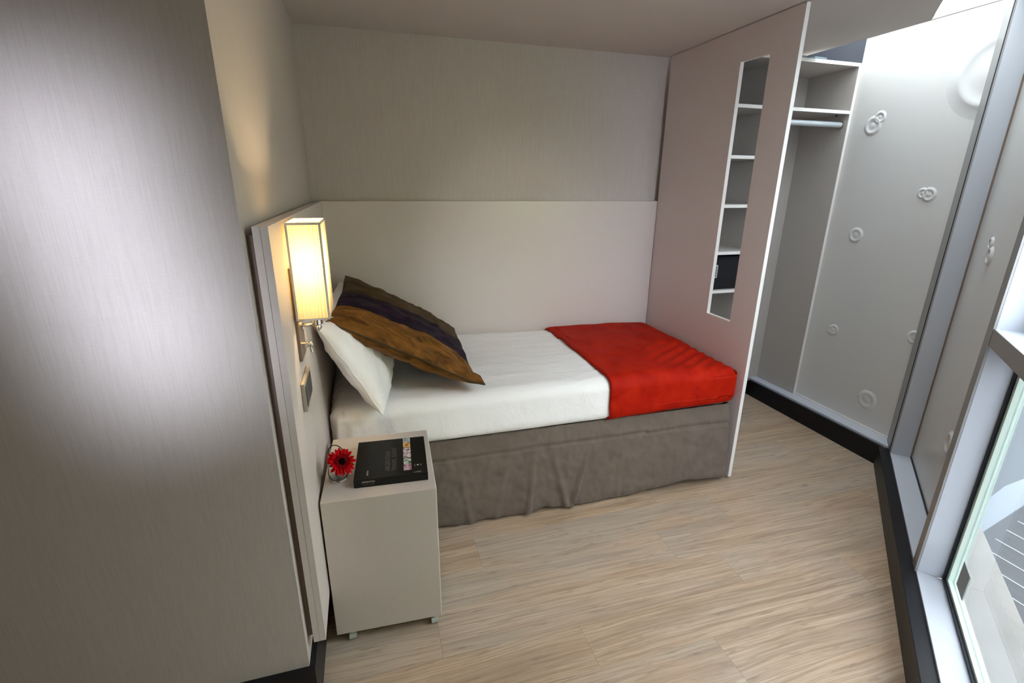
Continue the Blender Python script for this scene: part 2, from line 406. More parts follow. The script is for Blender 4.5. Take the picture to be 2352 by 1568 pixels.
# right-hand wall: white moulded panel above a metal ledge and black plinth
wr = struct('wall_right')
MB().box((XR, -1.06, 0.0), (XR + 0.08, -0.352, 2.325)).build('wall_panel', M['infill'], wr)
MB().box((XR, -0.352, 0.0), (XR + 0.08, YB, 2.6)).build('wall_board', M['void'], wr)
dm = MB(); prof = [(0, .006), (.010, .0065), (.018, .0025), (.028, .0022), (.036, .0080), (.044, .0085), (.050, .0034), (.058, 0.0)]
dm.lathe(prof, (0, 0, 0), (-1, 0, 0), 32); d0 = dm.build('dimple', M['dimple'], None, True, 180)
d0.parent = wr; first = True
for (y, z, k) in [(-.504, 1.855, .95), (-.536, 1.895, .62), (-.898, 1.488, .66), (-.866, 1.494, .5), (-.546, 1.247, .82), (-.538, .654, .62), (-.515, .650, .45), (-.848, .302, 1.05), (-1.012, .745, .7)]:
    o = d0 if first else d0.copy()
    if not first: COL.objects.link(o)
    first = False
    o.location = (XR, y, z); o.scale = (.7, k, k); o.parent = wr
big = MB(); big.lathe([(0, .012), (.05, .010), (.085, .006), (.125, .008), (.140, .016), (.150, .012), (.175, .004), (.205, .0)], (XR, -1.05, 2.03), (-1, 0, 0), 48)
big.build('dimple', M['dimple'], wr, True, 180)['label'] = 'large round moulded dimple near the top'
# ledge
lg = struct('trim_2')
MB().box((2.94, -1.10, 0.115), (XR, YB, 0.132), bevel=.002).build('metal_ledge', M['alu'], lg)
MB().box((XR - 0.008, -1.06, 0.132), (XR, -0.352, 0.142)).build('edge_strip', M['lam_edge'], lg)
MB().box((2.02, -0.03, 0.115), (2.94, YB, 0.132)).build('metal_ledge', M['alu_dark'], lg)
b = MB(); b.prism([(2.925, -1.066), (2.925, -0.02), (2.04, -0.02), (2.04, YB), (XR, YB), (XR, -1.07)], 0.0, 0.118)
b.build('baseboard_right', M['black'])['kind'] = 'structure'
b = MB(); b.fbox(-0.075, 5.0, -0.047, 0.005, 0.0, 0.122, bevel=0.002)
b.build('baseboard_window', M['black'])['kind'] = 'structure'
# near wall skirting and the strip under the headboard
b = MB(); b.prism([(-2.3, YF - 0.014), (XW + 0.016, YF - 0.014), (XW + 0.016, YF + 0.0), (XW + 0.016, -0.01), (XW, -0.01), (XW, YF), (-2.3, YF)], 0.0, 0.17)
b.build('baseboard_left', M['black'])['kind'] = 'structure'

# glazed facade
ZT = 2.325
def bay_frame(win, t0, t1):
    MB().fbox(t0, t1, 0.0, 0.10, 0.105, 0.131, bevel=.0015).build('sill', M['alu'], win)
    MB().fbox(t0, t1, 0.0, 0.10, ZT - 0.03, ZT, bevel=.0015).build('head', M['alu'], win)
def mullion(win, t0, t1):
    MB().fbox(t0, t1, 0.002, 0.10, 0.131, ZT - 0.03, bevel=.0015).build('mullion', M['alu'], win)
    MB().fbox(t0 + .002, t1 - .001, -0.004, 0.002, 0.125, ZT).build('front_cap', M['alu_dark'], win)
w1 = struct('window_1')
MB().fbox(-0.165, 0.0, 0.002, 0.12, 0.12, ZT, bevel=.0015).build('corner_post', M['alu'], w1)
MB().fbox(-0.165, -0.001, -0.004, 0.002, 0.125, ZT).build('front_cap', M['alu_dark'], w1)
MB().fbox(-0.012, -0.006, -0.007, -0.004, 0.125, ZT).build('post_groove', M['gasket'], w1)
bay_frame(w1, 0.0, 0.96); mullion(w1, 0.96, 1.02)
MB().fbox(0.0, 0.96, 0.092, 0.11, 0.131, ZT - .03).build('infill_panel', M['infill'], w1)
MB().fbox(0.0, 0.96, 0.086, 0.092, 0.131, 0.137).build('gasket', M['gasket'], w1)
MB().fbox(0.0, 0.008, 0.086, 0.092, 0.131, ZT - .03).build('gasket', M['mdf'], w1)
for (t, z, k) in [(0.30, 1.25, .75), (0.27, 1.30, .5), (0.55, 0.48, 1.0)]:
    p = FP(t, .092, z); q = MB(); q.lathe([(r * k, h) for r, h in prof], p, (-FN.x, -FN.y, 0), 24)
    q.build('dimple', M['dimple'], w1, True, 180)
def glazed(idx, t0, t1):
    wn = struct('window_%d' % idx)
    bay_frame(wn, t0, t1); mullion(wn, t1, t1 + 0.06)
    MB().fbox(t0, t1, 0.0, 0.085, 1.033, 1.092, bevel=.0015).build('transom', [M['alu']], wn)
    MB().fbox(t0, t1, -0.002, 0.0, 1.034, 1.091).build('transom_cap', M['alu_dark'], wn)
    for (za, zb_, ins, lower) in ((0.131, 1.033, 0.0, True), (1.092, ZT - .03, 0.05, False)):
        g = MB(); e = 0.010
        s0, s1 = 0.076, 0.084
        g.fbox(t0, t1, s0, s1, za, za + e); g.fbox(t0, t1, s0, s1, zb_ - e, zb_)
        g.fbox(t0, t0 + e, s0, s1, za + e, zb_ - e); g.fbox(t1 - e, t1, s0, s1, za + e, zb_ - e)
        g.build('gasket', M['gasket'] if lower else M['alu'], wn)
        g = MB(); e = 0.03 if lower else 0.06; s0, s1 = 0.085, 0.115
        mt = M['greenedge'] if lower else M['alu']
        g.fbox(t0, t1, s0, s1, za, za + e * .7); g.fbox(t0, t1, s0, s1, zb_ - e, zb_)
        g.fbox(t0, t0 + e, s0, s1, za + e * .7, zb_ - e); g.fbox(t1 - e, t1, s0, s1, za + e * .7, zb_ - e)
        g.build('sash', mt, wn)
        MB().fbox(t0 + e, t1 - e, 0.097, 0.103, za + e * .7, zb_ - e).build('pane', M['glass_tint'] if lower else M['glass'], wn)
        if idx > 3 or (idx == 3 and not lower): MB().fbox(t0 + .004, t1 - .004, 0.060, 0.064, za, zb_).build('added_blind', M['added_blind'], wn)
    return wn
t = 1.02
for i in range(2, 6):
    wn = glazed(i, t, t + 0.94)
    if i == 2:
        q = MB(); P = [FP(1.100, .094, .272), FP(1.188, .094, .262), FP(1.188, .094, .178), FP(1.102, .094, .190)]
        q.fbox(1.101, 1.188, .093, .0965, .183, .281); q.build('glass_sticker', mat('grey_sticker', (0.30, 0.33, 0.32), 0.6), wn)['label'] = 'small grey square sticker low on the glass'  # grey square patch, made as a sticker on the pane
    t += 1.0
# roof-light strip above the wall and the facade
rf = struct('window_6')
g = MB()
g.hexa([(2.73, -0.95, 2.60), (XR + .08, -1.10, 2.352), (XR + .08, YB, 2.352), (2.73, YB, 2.60), (2.73, -0.95, 2.606), (XR + .08, -1.10, 2.358), (XR + .08, YB, 2.358), (2.73, YB, 2.606)])
P = [FP(-.02, -.27, 2.60), FP(-.1, .11, 2.352), FP(2.1, .11, 2.352), FP(2.1, -.27, 2.60)]
Q = [FP(2.1, -.27, 2.60), FP(2.1, .11, 2.352), FP(5.0, .11, 2.352), FP(5.0, -.27, 2.60)]
MB().hexa(Q + [p + Vector((0, 0, .02)) for p in Q]).build('added_roof_sheet', M['alu_dark'], rf)  # opaque sheet added out of view to limit the roof light
g.hexa(P + [p + Vector((0, 0, .006)) for p in P]); g.build('pane', M['glass'], rf)
MB().box((XR - .004, -1.10, 2.3255), (XR + .09, -0.352, 2.350), bevel=.002).build('roof_frame', M['alu_dark'], rf)
MB().fbox(-0.15, 5.0, -0.01, 0.115, ZT, 2.350).build('roof_frame', M['alu_dark'], rf)

# ------------------------------------------------------------------ headboard and wall panel
hb = thing('headboard', 'tall pale laminate headboard panel fixed along the left wall behind lamp and nightstand', 'headboard', (0, -0.8, 0.22))
MB().box((-0.0335, -1.606, 0.228), (-0.0172, 0.0, 1.426), bevel=.0006).build('back_board', M['lam'], hb)
MB().box((-0.0166, -1.606, 0.228), (0.0, 0.0, 1.426), bevel=.0006).build('front_board', M['lam'], hb)
MB().box((-0.049, -1.588, 0.24), (-0.0335, -1.545, 1.405)).build('batten', M['mdf'], hb)
MB().box((-0.049, -0.9, 0.24), (-0.0335, -0.86, 1.40)).build('batten', M['mdf'], hb)
wp = thing('wall_panel', 'long pale laminate panel covering the lower back wall behind the bed', 'wall panel', (1.0, 0.02, 0.1))
MB().box((0.0, 0.0, 0.02), (1.998, YB, 1.426), bevel=.0006).build('board', M['lam_wall'], wp)

# partition with slot
pt = thing('partition', 'full-height pale partition board at the foot of the bed with a tall slot', 'partition', (2.01, -0.5, 0))
PX0, PX1, PD = 2.0, 2.02, -0.946
sy0, sy1, sz0, sz1 = -0.784, -0.598, 0.847, 2.087
p = MB()
def ringy(x, a0, a1, c0, c1): return [(x, a0, c0), (x, a1, c0), (x, a1, c1), (x, a0, c1)]
bmv = p.bm
def q4(*pts, mi=0): p.poly(pts, mi)
zt, zb = H - 0.004, 0.012
for x in (PX0, PX1):
    q4((x, PD, zb), (x, 0, zb), (x, 0, sz0), (x, PD, sz0)); q4((x, PD, sz1), (x, 0, sz1), (x, 0, zt), (x, PD, zt))
    q4((x, PD, sz0), (x, sy0, sz0), (x, sy0, sz1), (x, PD, sz1)); q4((x, sy1, sz0), (x, 0, sz0), (x, 0, sz1), (x, sy1, sz1))
for (a, b_) in [((PD, zb), (PD, sz0)), ((PD, sz0), (PD, sz1)), ((PD, sz1), (PD, zt)), ((PD, zt), (0, zt)), ((PD, zb), (0, zb)), ((0, zb), (0, sz0)), ((0, sz0), (0, sz1)), ((0, sz1), (0, zt)),
               ((sy0, sz0), (sy1, sz0)), ((sy0, sz1), (sy1, sz1)), ((sy0, sz0), (sy0, sz1)), ((sy1, sz0), (sy1, sz1))]:
    q4((PX0, *a), (PX1, *a), (PX1, *b_), (PX0, *b_), mi=1)
bmesh.ops.remove_doubles(p.bm, verts=p.bm.verts, dist=1e-5)
p.build('board', [M['lam_pink'], M['lam_edge']], pt)
MB().box((PX0 + .004, -0.90, 0.0), (PX1 - .004, -0.86, 0.013)).build('foot', M['castor'], pt)
MB().box((PX0 + .004, -0.12, 0.0), (PX1 - .004, -0.08, 0.013)).build('foot', M['castor'], pt)

# ------------------------------------------------------------------ wardrobe
wd = thing('wardrobe', 'open white wardrobe with shelves and hanging rail behind the slotted partition', 'wardrobe', (2.5, -0.17, 0.13))
YW = -0.355
Z0 = 0.134
MB().box((3.010, YW, Z0), (XR - .001, -0.004, 2.20), bevel=.0008).build('side_panel', M['lam_in'], wd)
MB().box((2.022, YW, Z0), (2.040, -0.004, 2.18), bevel=.0008).build('side_panel', M['lam_in2'], wd)
MB().box((2.478, YW + .004, Z0), (2.496, -0.012, 2.182), bevel=.0008).build('divider', M['lam_in'], wd)
MB().box((2.040, -0.012, Z0), (2.478, -0.004, 2.182)).build('back_panel', M['lam_in2'], wd)
MB().box((2.496, -0.012, Z0), (3.010, -0.004, 2.182)).build('back_panel', M['lam_in'], wd)
MB().box((2.022, YW, 2.182), (3.010, -0.004, 2.20), bevel=.0008).build('top_panel', M['lam_in'], wd)
MB().box((2.496, YW + .001, 1.932), (3.010, -0.012, 1.950), bevel=.0008).build('shelf', M['lam_in'], wd)
sh0 = None
for z in (1.941, 1.678, 1.409, 1.137, 0.902):
    if sh0 is None:
        sh0 = MB().box((2.040, YW + .001, -.009), (2.478, -0.012, .009), bevel=.0008).build('shelf', M['lam_in'], wd); o = sh0
    else:
        o = sh0.copy(); COL.objects.link(o)
    o.location.z = z
MB().box((2.040, YW + .004, Z0), (2.478, -0.012, Z0 + .018)).build('bottom_panel', M['lam_in2'], wd)
r = MB(); r.cyl((2.497, -0.318, 1.876), (3.0095, -0.318, 1.876), 0.0155, 24)
rail = r.build('hanging_rail', M['rod'], wd, True)
MB().lathe([(0, 0), (.022, 0), (.022, .010), (.0165, .010), (.0165, .014)], (3.0095, -0.318, 1.876), (-1, 0, 0), 20).build('rail_bracket', M['chrome'], wd, True)
MB().cyl((2.985, -.29, 1.931), (2.985, -.29, 1.926), .007, 12).build('shelf_pin', M['black_metal'], wd)

for z in (1.941, 1.678, 1.409, 1.137, 0.902):
    MB().box((2.040, YW - .0008, z - .009), (2.478, YW + .001, z + .009)).build('edge_band', M['lam_edge'], wd)
MB().box((2.496, YW - .0008, 1.932), (3.010, YW + .001, 1.950)).build('edge_band', M['lam_edge'], wd)
MB().box((3.010, YW - .001, Z0), (XR - .001, YW, 2.20)).build('edge_band', M['lam_edge'], wd)
MB().box((2.022, YW - .001, 2.182), (3.010, YW, 2.20)).build('edge_band', M['lam_edge'], wd)
# safe on a shelf
sf = thing('safe', 'black safe with silver keypad on a wardrobe shelf seen through the slot', 'safe', (2.26, -0.18, 0.911))
MB().box((2.07, -0.325, 0.9115), (2.46, -0.04, 1.112), bevel=.004).build('body', M['black_metal'], sf)
MB().box((2.078, -0.333, 0.924), (2.452, -0.3255, 1.100), bevel=.003).build('door', M['black_metal'], sf)
kp = MB(); kp.box((2.165, -0.345, 0.985), (2.246, -0.3335, 1.066), bevel=.010, seg=3); kpo = kp.build('keypad', M['keypad'], sf, True, 30)
for i in range(3):
    for j in range(4):
        MB().box((2.174 + i * .022, -0.348, 0.996 + j * .016), (2.188 + i * .022, -0.3452, 1.006 + j * .016), bevel=.001).build('key', M['key'], kpo)

# cable in the ceiling void above wardrobe
cb = MB(); pts = []
for k in range(15):
    a = k / 14; pts.append((2.80 - .06 * a, -0.20 + .03 * math.sin(a * PI), 2.206 + 0.16 * (2 * a - 1) ** 2 * (1 if a > .5 else .4)))
tag(cb.tube(pts, .008).build('cable', M['black_metal'], None, True), 'short black cable lying on top of the wardrobe under the roof light', 'cable')
jb = MB(); jb.box((2.84, -.20, 2.2005), (2.93, -.12, 2.255), bevel=.004)
tag(jb.build('junction_box', mat('grey_junction_box', (.10, .13, .15), .5)), 'grey junction box on top of the wardrobe beside the black cable', 'electrical box')

# ------------------------------------------------------------------ bed
def plist(h, r, n, e):
    """1-D stations from -h to h, dense in the rounded ends"""
    a = [-h + r * (1 - math.cos(PI / 2 * k / e)) for k in range(e + 1)]
    m_ = [-h + r + (2 * h - 2 * r) * k / n for k in range(1, n)]
    return a + m_ + [-v for v in reversed(a)]
def rbox(lo, hi, r, n, e=4, skip=(), fn=None, mb=None):
    mb = mb or MB(); lo = Vector(lo); hi = Vector(hi); c = (lo + hi) / 2; h = (hi - lo) / 2
    L3 = [plist(h[i], r, n[i], e) for i in range(3)]
    def mp(v):
        v = Vector(v); inn = Vector([max(-h[i] + r, min(h[i] - r, v[i])) for i in range(3)])
        d = v - inn
        q = inn + (d.normalized() * r if d.length > 1e-9 else d)
        nn = d.normalized() if d.length > 1e-9 else Vector((0, 0, 1))
        w_ = q + c
        return w_ + fn(w_, nn) if fn else w_
    bm_ = mb.bm
    for ax in range(3):
        for sg in (-1, 1):
            key = 'xyz'[ax] + ('+' if sg > 0 else '-')
            if key in skip: continue
            a, b_ = [i for i in range(3) if i != ax]
            G = []
            for u_ in L3[a]:
                rw = []
                for v_ in L3[b_]:
                    v3 = [0, 0, 0]; v3[ax] = sg * h[ax]; v3[a] = u_; v3[b_] = v_
                    rw.append(bm_.verts.new(mp(v3)))
                G.append(rw)
            for i in range(len(G) - 1):
                for j in range(len(G[0]) - 1):
                    bm_.faces.new((G[i][j], G[i + 1][j], G[i + 1][j + 1], G[i][j + 1]))
    bmesh.ops.remove_doubles(bm_, verts=bm_.verts, dist=2e-5)
    return mb
def nz(v, s, seed=0): return noise.noise(Vector((v[0] * s[0] + seed, v[1] * s[1] + seed * 1.7, v[2] * s[2])))
def ridge(v, s, seed=0):
    return (1 - abs(nz(v, s, seed)) * 2.2) ** 3 if abs(nz(v, s, seed)) < .45 else 0

bed = thing('bed', 'single bed along the back wall between headboard and slotted partition', 'bed', (1.0, -0.46, 0))
MB().box((0.03, -0.875, 0.05), (1.955, -0.015, 0.42), bevel=.01).build('base', mat('dark_base_cloth', (.05, .04, .035), .9), bed)
rbox((0.022, -0.905, 0.425), (1.960, -0.008, 0.600), .045, (8, 6, 2)).build('mattress', mat('mattress_ticking', (.6, .58, .55), .9), bed, True, 180)
for x in (0.10, 0.945, 1.745, 1.90):
    for y in (-0.865, -0.06):
        q = MB(); q.cyl((x, y, 0.0), (x, y, 0.012), .022, 20); q.cyl((x, y, .012), (x, y, .055), .013, 16)
        q.build('leg', M['black_metal'], bed, True)

def sheet_fn(w_, n_):
    d = Vector((0, 0, 0))
    if n_.z > .3:
        d.z += .006 * nz(w_, (2.0, 3.0, 1), 3) + .0035 * nz(w_, (5, 16, 1), 9) - .004
        d.z -= max(0, w_.x - 1.55) ** 2 * .09 + min(1, max(0, (w_.x - 1.30) / .10)) * .028
        d.z += .004 * ridge((w_.x * .5 + w_.y * 1.2, w_.y * 1.5 - w_.x * .2, 0), (3, 6, 1), 21) * (1 if .3 < w_.x < 1.3 else .3)
    if n_.y < -.2:
        d.y += -.006 * nz(w_, (4, 1, 3), 5) - .0025 * nz((w_.x * 14, 0, w_.z * 3), (1, 1, 1), 2)
        if w_.x < .16: d.y += -.006 * math.sin((w_.x * 110 + w_.z * 18)) * (1 - w_.x / .16)
    if n_.x < -.3: d.x += .008 * math.sin(w_.y * 90 + w_.z * 12)
    if w_.z < .46 and n_.y < .2: d.y += (0.46 - w_.z) * .35
    return d
sh = rbox((0.014, -0.928, 0.428), (1.978, -0.001, 0.655), .062, (150, 50, 12), 7, skip=('z-',), fn=sheet_fn)
o = tag(sh.build('bed_sheet', M['linen'], None, True, 180), 'smooth white cotton sheet wrapped over the mattress', 'sheet')
def blanket_fn(w_, n_):
    d = Vector((0, 0, 0))
    if n_.z > .3:
        d.z += .006 * nz(w_, (3, 3, 1), 13) + .004 * nz(w_, (9, 9, 1), 4) - .002
        u = (w_.x - 1.98) * .75 + (w_.y + .91) * .6
        if w_.x > 1.5 and w_.y < -.3:
            f_ = max(0, 1 - abs(w_.x - 1.82) / .30) * max(0, 1 - abs(w_.y + .72) / .32)
            d.z += -.024 * f_ * abs(math.sin((w_.x * .55 - w_.y * .83) * 52))
        d.z -= max(0, w_.x - 1.55) ** 2 * .09
    if n_.y < -.2:
        d.y += -.008 * nz(w_, (5, 1, 3), 8) - .006 * max(0, nz((w_.x * 9 + w_.z * 3, 0, w_.z), (1, 1, 1), 6))
        if w_.z < .50: d.z += .012 * math.sin((w_.x - 1.25) * 2.0)
    k = max(0, 1 - (w_.x - 1.25) / .02)
    if w_.x < 1.3: d.x += (.012 * nz((0, w_.y * 3, w_.z * 6), (1, 1, 1), 2)) + .07 * max(0, (w_.y + .55)) ** 1.3
    if w_.z < .46: d.y += (0.46 - w_.z) * .4
    return d
bl = rbox((1.195, -0.940, 0.422), (1.994, 0.0012, 0.667), .068, (80, 70, 18), 7, skip=('z-', 'x-'), fn=blanket_fn)
# trim away the rounded left rim so the throw simply ends
geom = [f for f in bl.bm.faces if f.calc_center_median().x < 1.255]
bmesh.ops.delete(bl.bm, geom=geom, context='FACES')
o = tag(bl.build('blanket', M['orange'], None, True, 180), 'bright orange-red velvet throw across the foot of the bed', 'blanket')
md = o.modifiers.new('thickness', 'SOLIDIFY'); md.thickness = .007; md.offset = -1

# valance
def skirt():
    b_ = MB(); bm_ = b_.bm
    NX, NZ = 220, 44
    def P(i, j):
        x = 0.03 + (1.965 - 0.03) * i / NX; f = j / NZ
        lift = .016 + .020 * math.exp(-((x - 1.745) / .13) ** 2) + .014 * math.exp(-((x - .945) / .035) ** 2) + .004 * math.sin(x * 9) + .003 * math.sin(x * 31)
        lift += .010 * max(0, math.sin((x - 1.3) * 3.2)) if x > 1.3 else 0
        ztop = .438; z = ztop + (lift - ztop) * f
        seam = .352 - .018 * max(0, x - 1.2) 
        yt = -.893 - .012 * x * .5
        if z > seam: y = yt - .026 * (ztop - z) / (ztop - seam)
        else: y = yt - .026 - (.012 + .016 * x * .5 + .0) * (seam - z) / seam
        # gathered hang: broad vertical folds that open toward the hem
        g = min(1, max(0, (seam - z) / .30))
        y += -.010 * g * nz((x * 7.5, 0, z * 1.2), (1, 1, 1), 3) - .006 * g * nz((x * 17, 0, z * 2.5), (1, 1, 1), 8)
        y += -.0045 * nz((x * 20, 0, z * 24), (1, 1, 1), 11) - .003 * nz((x * 45, 0, z * 40), (1, 1, 1), 14)
        # creases
        for (cx, sl, w_, a_) in ((.86, .10, .012, .020), (1.03, -.25, .015, .020), (1.10, .30, .010, .026), (1.33, .05, .012, .006), (.56, -.15, .014, .008), (.71, .2, .012, .007), (1.72, .1, .014, .006)):
            u = x - cx - sl * (z - .1); y -= a_ * g * math.exp(-(u / w_) ** 2)
        if abs(z - seam) < .007: y += .010
        if f > .97: y += .004
        return (x, y, z)
    G = [[bm_.verts.new(P(i, j)) for j in range(NZ + 1)] for i in range(NX + 1)]
    for i in range(NX):
        for j in range(NZ): bm_.faces.new((G[i][j], G[i + 1][j], G[i + 1][j + 1], G[i][j + 1]))
    # returns at both ends
    for ii, yb_ in ((NX, -.10), (0, -.45)):
        prev = G[ii]
        for k in range(1, 13):
            cur = []
            for j in range(NZ + 1):
                q = Vector(P(ii, j)); a = k / 12
                y = q.y + (yb_ - q.y) * a
                x = q.x + ((.006 * math.sin(a * 25) + .010 * a) if ii == NX else -.002)
                cur.append(bm_.verts.new((x, y, q.z)))
            for j in range(NZ): bm_.faces.new((prev[j], cur[j], cur[j + 1], prev[j + 1]))
            prev = cur
    o = b_.build('bed_skirt', M['skirt'], None, True, 180)
    md = o.modifiers.new('thickness', 'SOLIDIFY'); md.thickness = .0025; md.offset = 1
    return o
tag(skirt(), 'taupe linen valance hanging around the bed base to the floor', 'bed skirt')

# ------------------------------------------------------------------ pillows
def pillow4(P00, P10, P11, P01, Tu, Td, n=(44, 44), pinch=.05, seed=0, wr=.006, vpart=None, bulge=.42, ear_k=.5, fold=None):
    """corner points (u,v); returns dict name->MB. Tu/Td thickness up/down along the corner normal."""
    P = [Vector(p) for p in (P00, P10, P11, P01)]
    nu, nv = n
    nrm = ((P[1] - P[0]) + (P[2] - P[3])).cross((P[3] - P[0]) + (P[2] - P[1])).normalized()
    if nrm.z < 0: nrm = -nrm
    def pos(u, v, side):
        a, b_ = 2 * u - 1, 2 * v - 1
        # straight edges pull inward between the corners
        uu = .5 + (a * (1 - pinch * (1 - b_ * b_))) / 2; vv = .5 + (b_ * (1 - pinch * (1 - a * a))) / 2
        q = P[0] * (1 - uu) * (1 - vv) + P[1] * uu * (1 - vv) + P[2] * uu * vv + P[3] * (1 - uu) * vv
        e = (max(0, 1 - abs(a) ** 2.2) ** bulge) * (max(0, 1 - abs(b_) ** 2.2) ** bulge)
        T_ = Tu if side > 0 else Td
        wv_ = wr * (nz((u * 5, v * 5, side), (1, 1, 1), seed) + .6 * nz((u * 11, v * 11, side), (1, 1, 1), seed + 5)) * e
        rd = wr * 1.1 * ridge((u * 4 + v * 2, v * 7 - u, side), (1, 1, 1), seed + 11) * e * (1 - e * .5) * 1.6
        q = q + nrm * side * (T_ * e + wv_ + rd)
        q += ear_k * Vector(( .012 * nz((u * 6, v * 3, 0), (1, 1, 1), seed + 3), 0, .010 * nz((u * 6, v * 4, 0), (1, 1, 1), seed + 4))) * (1 - e)
        if fold: q = fold(q, u, v, e)
        return q
    parts = vpart or {'cover': (0, 1)}
    res = {}
    us = [.5 - .5 * math.cos(PI * i / nu) for i in range(nu + 1)]
    vs_all = [.5 - .5 * math.cos(PI * j / nv) for j in range(nv + 1)]
    for nm, (v0, v1) in parts.items():
        b_ = MB()
        vs = sorted(set([v0] + [v for v in vs_all if v0 < v < v1] + [v1]))
        for side in (1, -1):
            G = [[b_.bm.verts.new(pos(u, v, side)) for v in vs] for u in us]
            for i in range(len(us) - 1):
                for j in range(len(vs) - 1): b_.bm.faces.new((G[i][j], G[i + 1][j], G[i + 1][j + 1], G[i][j + 1]))
        bmesh.ops.remove_doubles(b_.bm, verts=b_.bm.verts, dist=1e-4)
        res[nm] = b_
    return res
def wfold(q, u, v, e):
    return q
pw = pillow4((0.217, -1.015, 0.652), (0.022, -1.10, 1.050), (0.056, -0.12, 1.02), (0.300, -0.08, 0.690), .100, .075, pinch=.03, seed=2, wr=.011, bulge=.42)['cover']
pwo = pw.build('pillow', M['linen'], None, True, 180)
sm_ = MB(); PA = [Vector(p) for p in ((0.217, -1.015, 0.652), (0.022, -1.10, 1.050), (0.056, -0.12, 1.02), (0.300, -0.08, 0.690))]
def ppt(u, v):
    a, b_ = 2 * u - 1, 2 * v - 1; pk = .03
    uu = .5 + (a * (1 - pk * (1 - b_ * b_))) / 2; vv = .5 + (b_ * (1 - pk * (1 - a * a))) / 2
    q = PA[0] * (1 - uu) * (1 - vv) + PA[1] * uu * (1 - vv) + PA[2] * uu * vv + PA[3] * (1 - uu) * vv
    return q + .5 * Vector((.012 * nz((u * 6, v * 3, 0), (1, 1, 1), 5), 0, .010 * nz((u * 6, v * 4, 0), (1, 1, 1), 6)))
sm_.tube([ppt(k / 40, 0) for k in range(41)], .0028, 6); sm_.tube([ppt(0, k / 40) for k in range(41)], .0028, 6)
sm_.build('seam', M['linen'], pwo, True, 180)
tag(pwo, 'white pillow propped against the headboard under the bronze cushion', 'pillow')
cu = thing('cushion', 'bronze, purple and olive striped velvet cushion leaning on the white pillow', 'cushion', (0.35, -0.5, 0.8))
def cfold(q, u, v, e):
    if u > .93 and v < .10: q = q + Vector((.02, -.02, .012)) * ((u - .93) / .07)
    return q
parts = pillow4((0.045, -1.035, 1.050), (0.630, -0.905, 0.685), (0.665, -0.08, 0.710), (0.085, -0.10, 1.050), .062, .095, n=(70, 70), pinch=.05, seed=6, wr=.013, bulge=.5, fold=cfold,
                vpart={'gold_panel': (0, .24), 'purple_panel': (.24, .54), 'olive_panel': (.54, .965), 'maroon_border': (.965, 1)})
for nm, mt in (('gold_panel', 'gold'), ('purple_panel', 'purple'), ('olive_panel', 'olive'), ('maroon_border', 'maroon')):
    parts[nm].build(nm, M[mt], cu, True, 180)

pp = MB(); ring = [(0, t_ / 40) for t_ in range(0)]
def cpt(u, v):
    P_ = [Vector(p) for p in ((0.045, -1.035, 1.050), (0.630, -0.905, 0.685), (0.665, -0.08, 0.710), (0.085, -0.10, 1.050))]
    a, b_ = 2 * u - 1, 2 * v - 1; pk = .05
    uu = .5 + (a * (1 - pk * (1 - b_ * b_))) / 2; vv = .5 + (b_ * (1 - pk * (1 - a * a))) / 2
    q = P_[0] * (1 - uu) * (1 - vv) + P_[1] * uu * (1 - vv) + P_[2] * uu * vv + P_[3] * (1 - uu) * vv
    q += .5 * Vector((.012 * nz((u * 6, v * 3, 0), (1, 1, 1), 9), 0, .010 * nz((u * 6, v * 4, 0), (1, 1, 1), 10)))
    return cfold(q, u, v, 0)
pp.tube([cpt(k / 40, 0) for k in range(41)], .0042, 8)
pp.build('piping', M['olive'], cu, True, 180)

# ------------------------------------------------------------------ nightstand
ns = thing('nightstand', 'small pale box nightstand on castors beside the bed head', 'nightstand', (0.18, -1.25, 0))
def rotz(pts, c, a):
    ca, sa = math.cos(a), math.sin(a)
    return [(c[0] + (p[0] - c[0]) * ca - (p[1] - c[1]) * sa, c[1] + (p[0] - c[0]) * sa + (p[1] - c[1]) * ca) for p in pts]
NSA = math.radians(-2.6); NC = (0.006, -1.427)
foot = rotz([(0.006, -1.427), (0.362, -1.427), (0.362, -1.02), (0.006, -1.02)], NC, NSA)
foot = [(max(p[0], .004), p[1]) for p in foot]
q = MB(); q.hexa([(*p, .045) for p in foot] + [(*p, .575) for p in foot], bevel=.0012); q.build('body', M['lam_ns'], ns)
fr = rotz([(0.3625, -1.424), (0.3645, -1.424), (0.3645, -1.03), (0.3625, -1.03)], NC, NSA)
q = MB(); q.hexa([(*p, .046) for p in fr] + [(*p, .574) for p in fr]); q.build('edge_band', M['lam_edge'], ns)
cs = rotz([(0.055, -1.405), (0.338, -1.405), (0.338, -1.06), (0.055, -1.06)], NC, NSA)
c0 = None
for (x, y) in cs:
    if c0 is None:
        q = MB(); q.cyl((0, 0, .030), (0, 0, .0455), .012, 14); q.box((-.012, -.012, .026), (.012, .012, .032), bevel=.002)
        c0 = q.build('castor', M['castor'], ns, True); c0.location = (x, y, 0); c0.matrix_parent_inverse = ns.matrix_basis.inverted()
        q = MB(); q.cyl((-.012, 0, .0155), (.012, 0, .0155), .0155, 20); w0 = q.build('wheel', M['castor'], None, True); w0.parent = c0
    else:
        c = c0.copy(); COL.objects.link(c); c.location = (x, y, 0)
        w_ = w0.copy(); COL.objects.link(w_); w_.parent = c

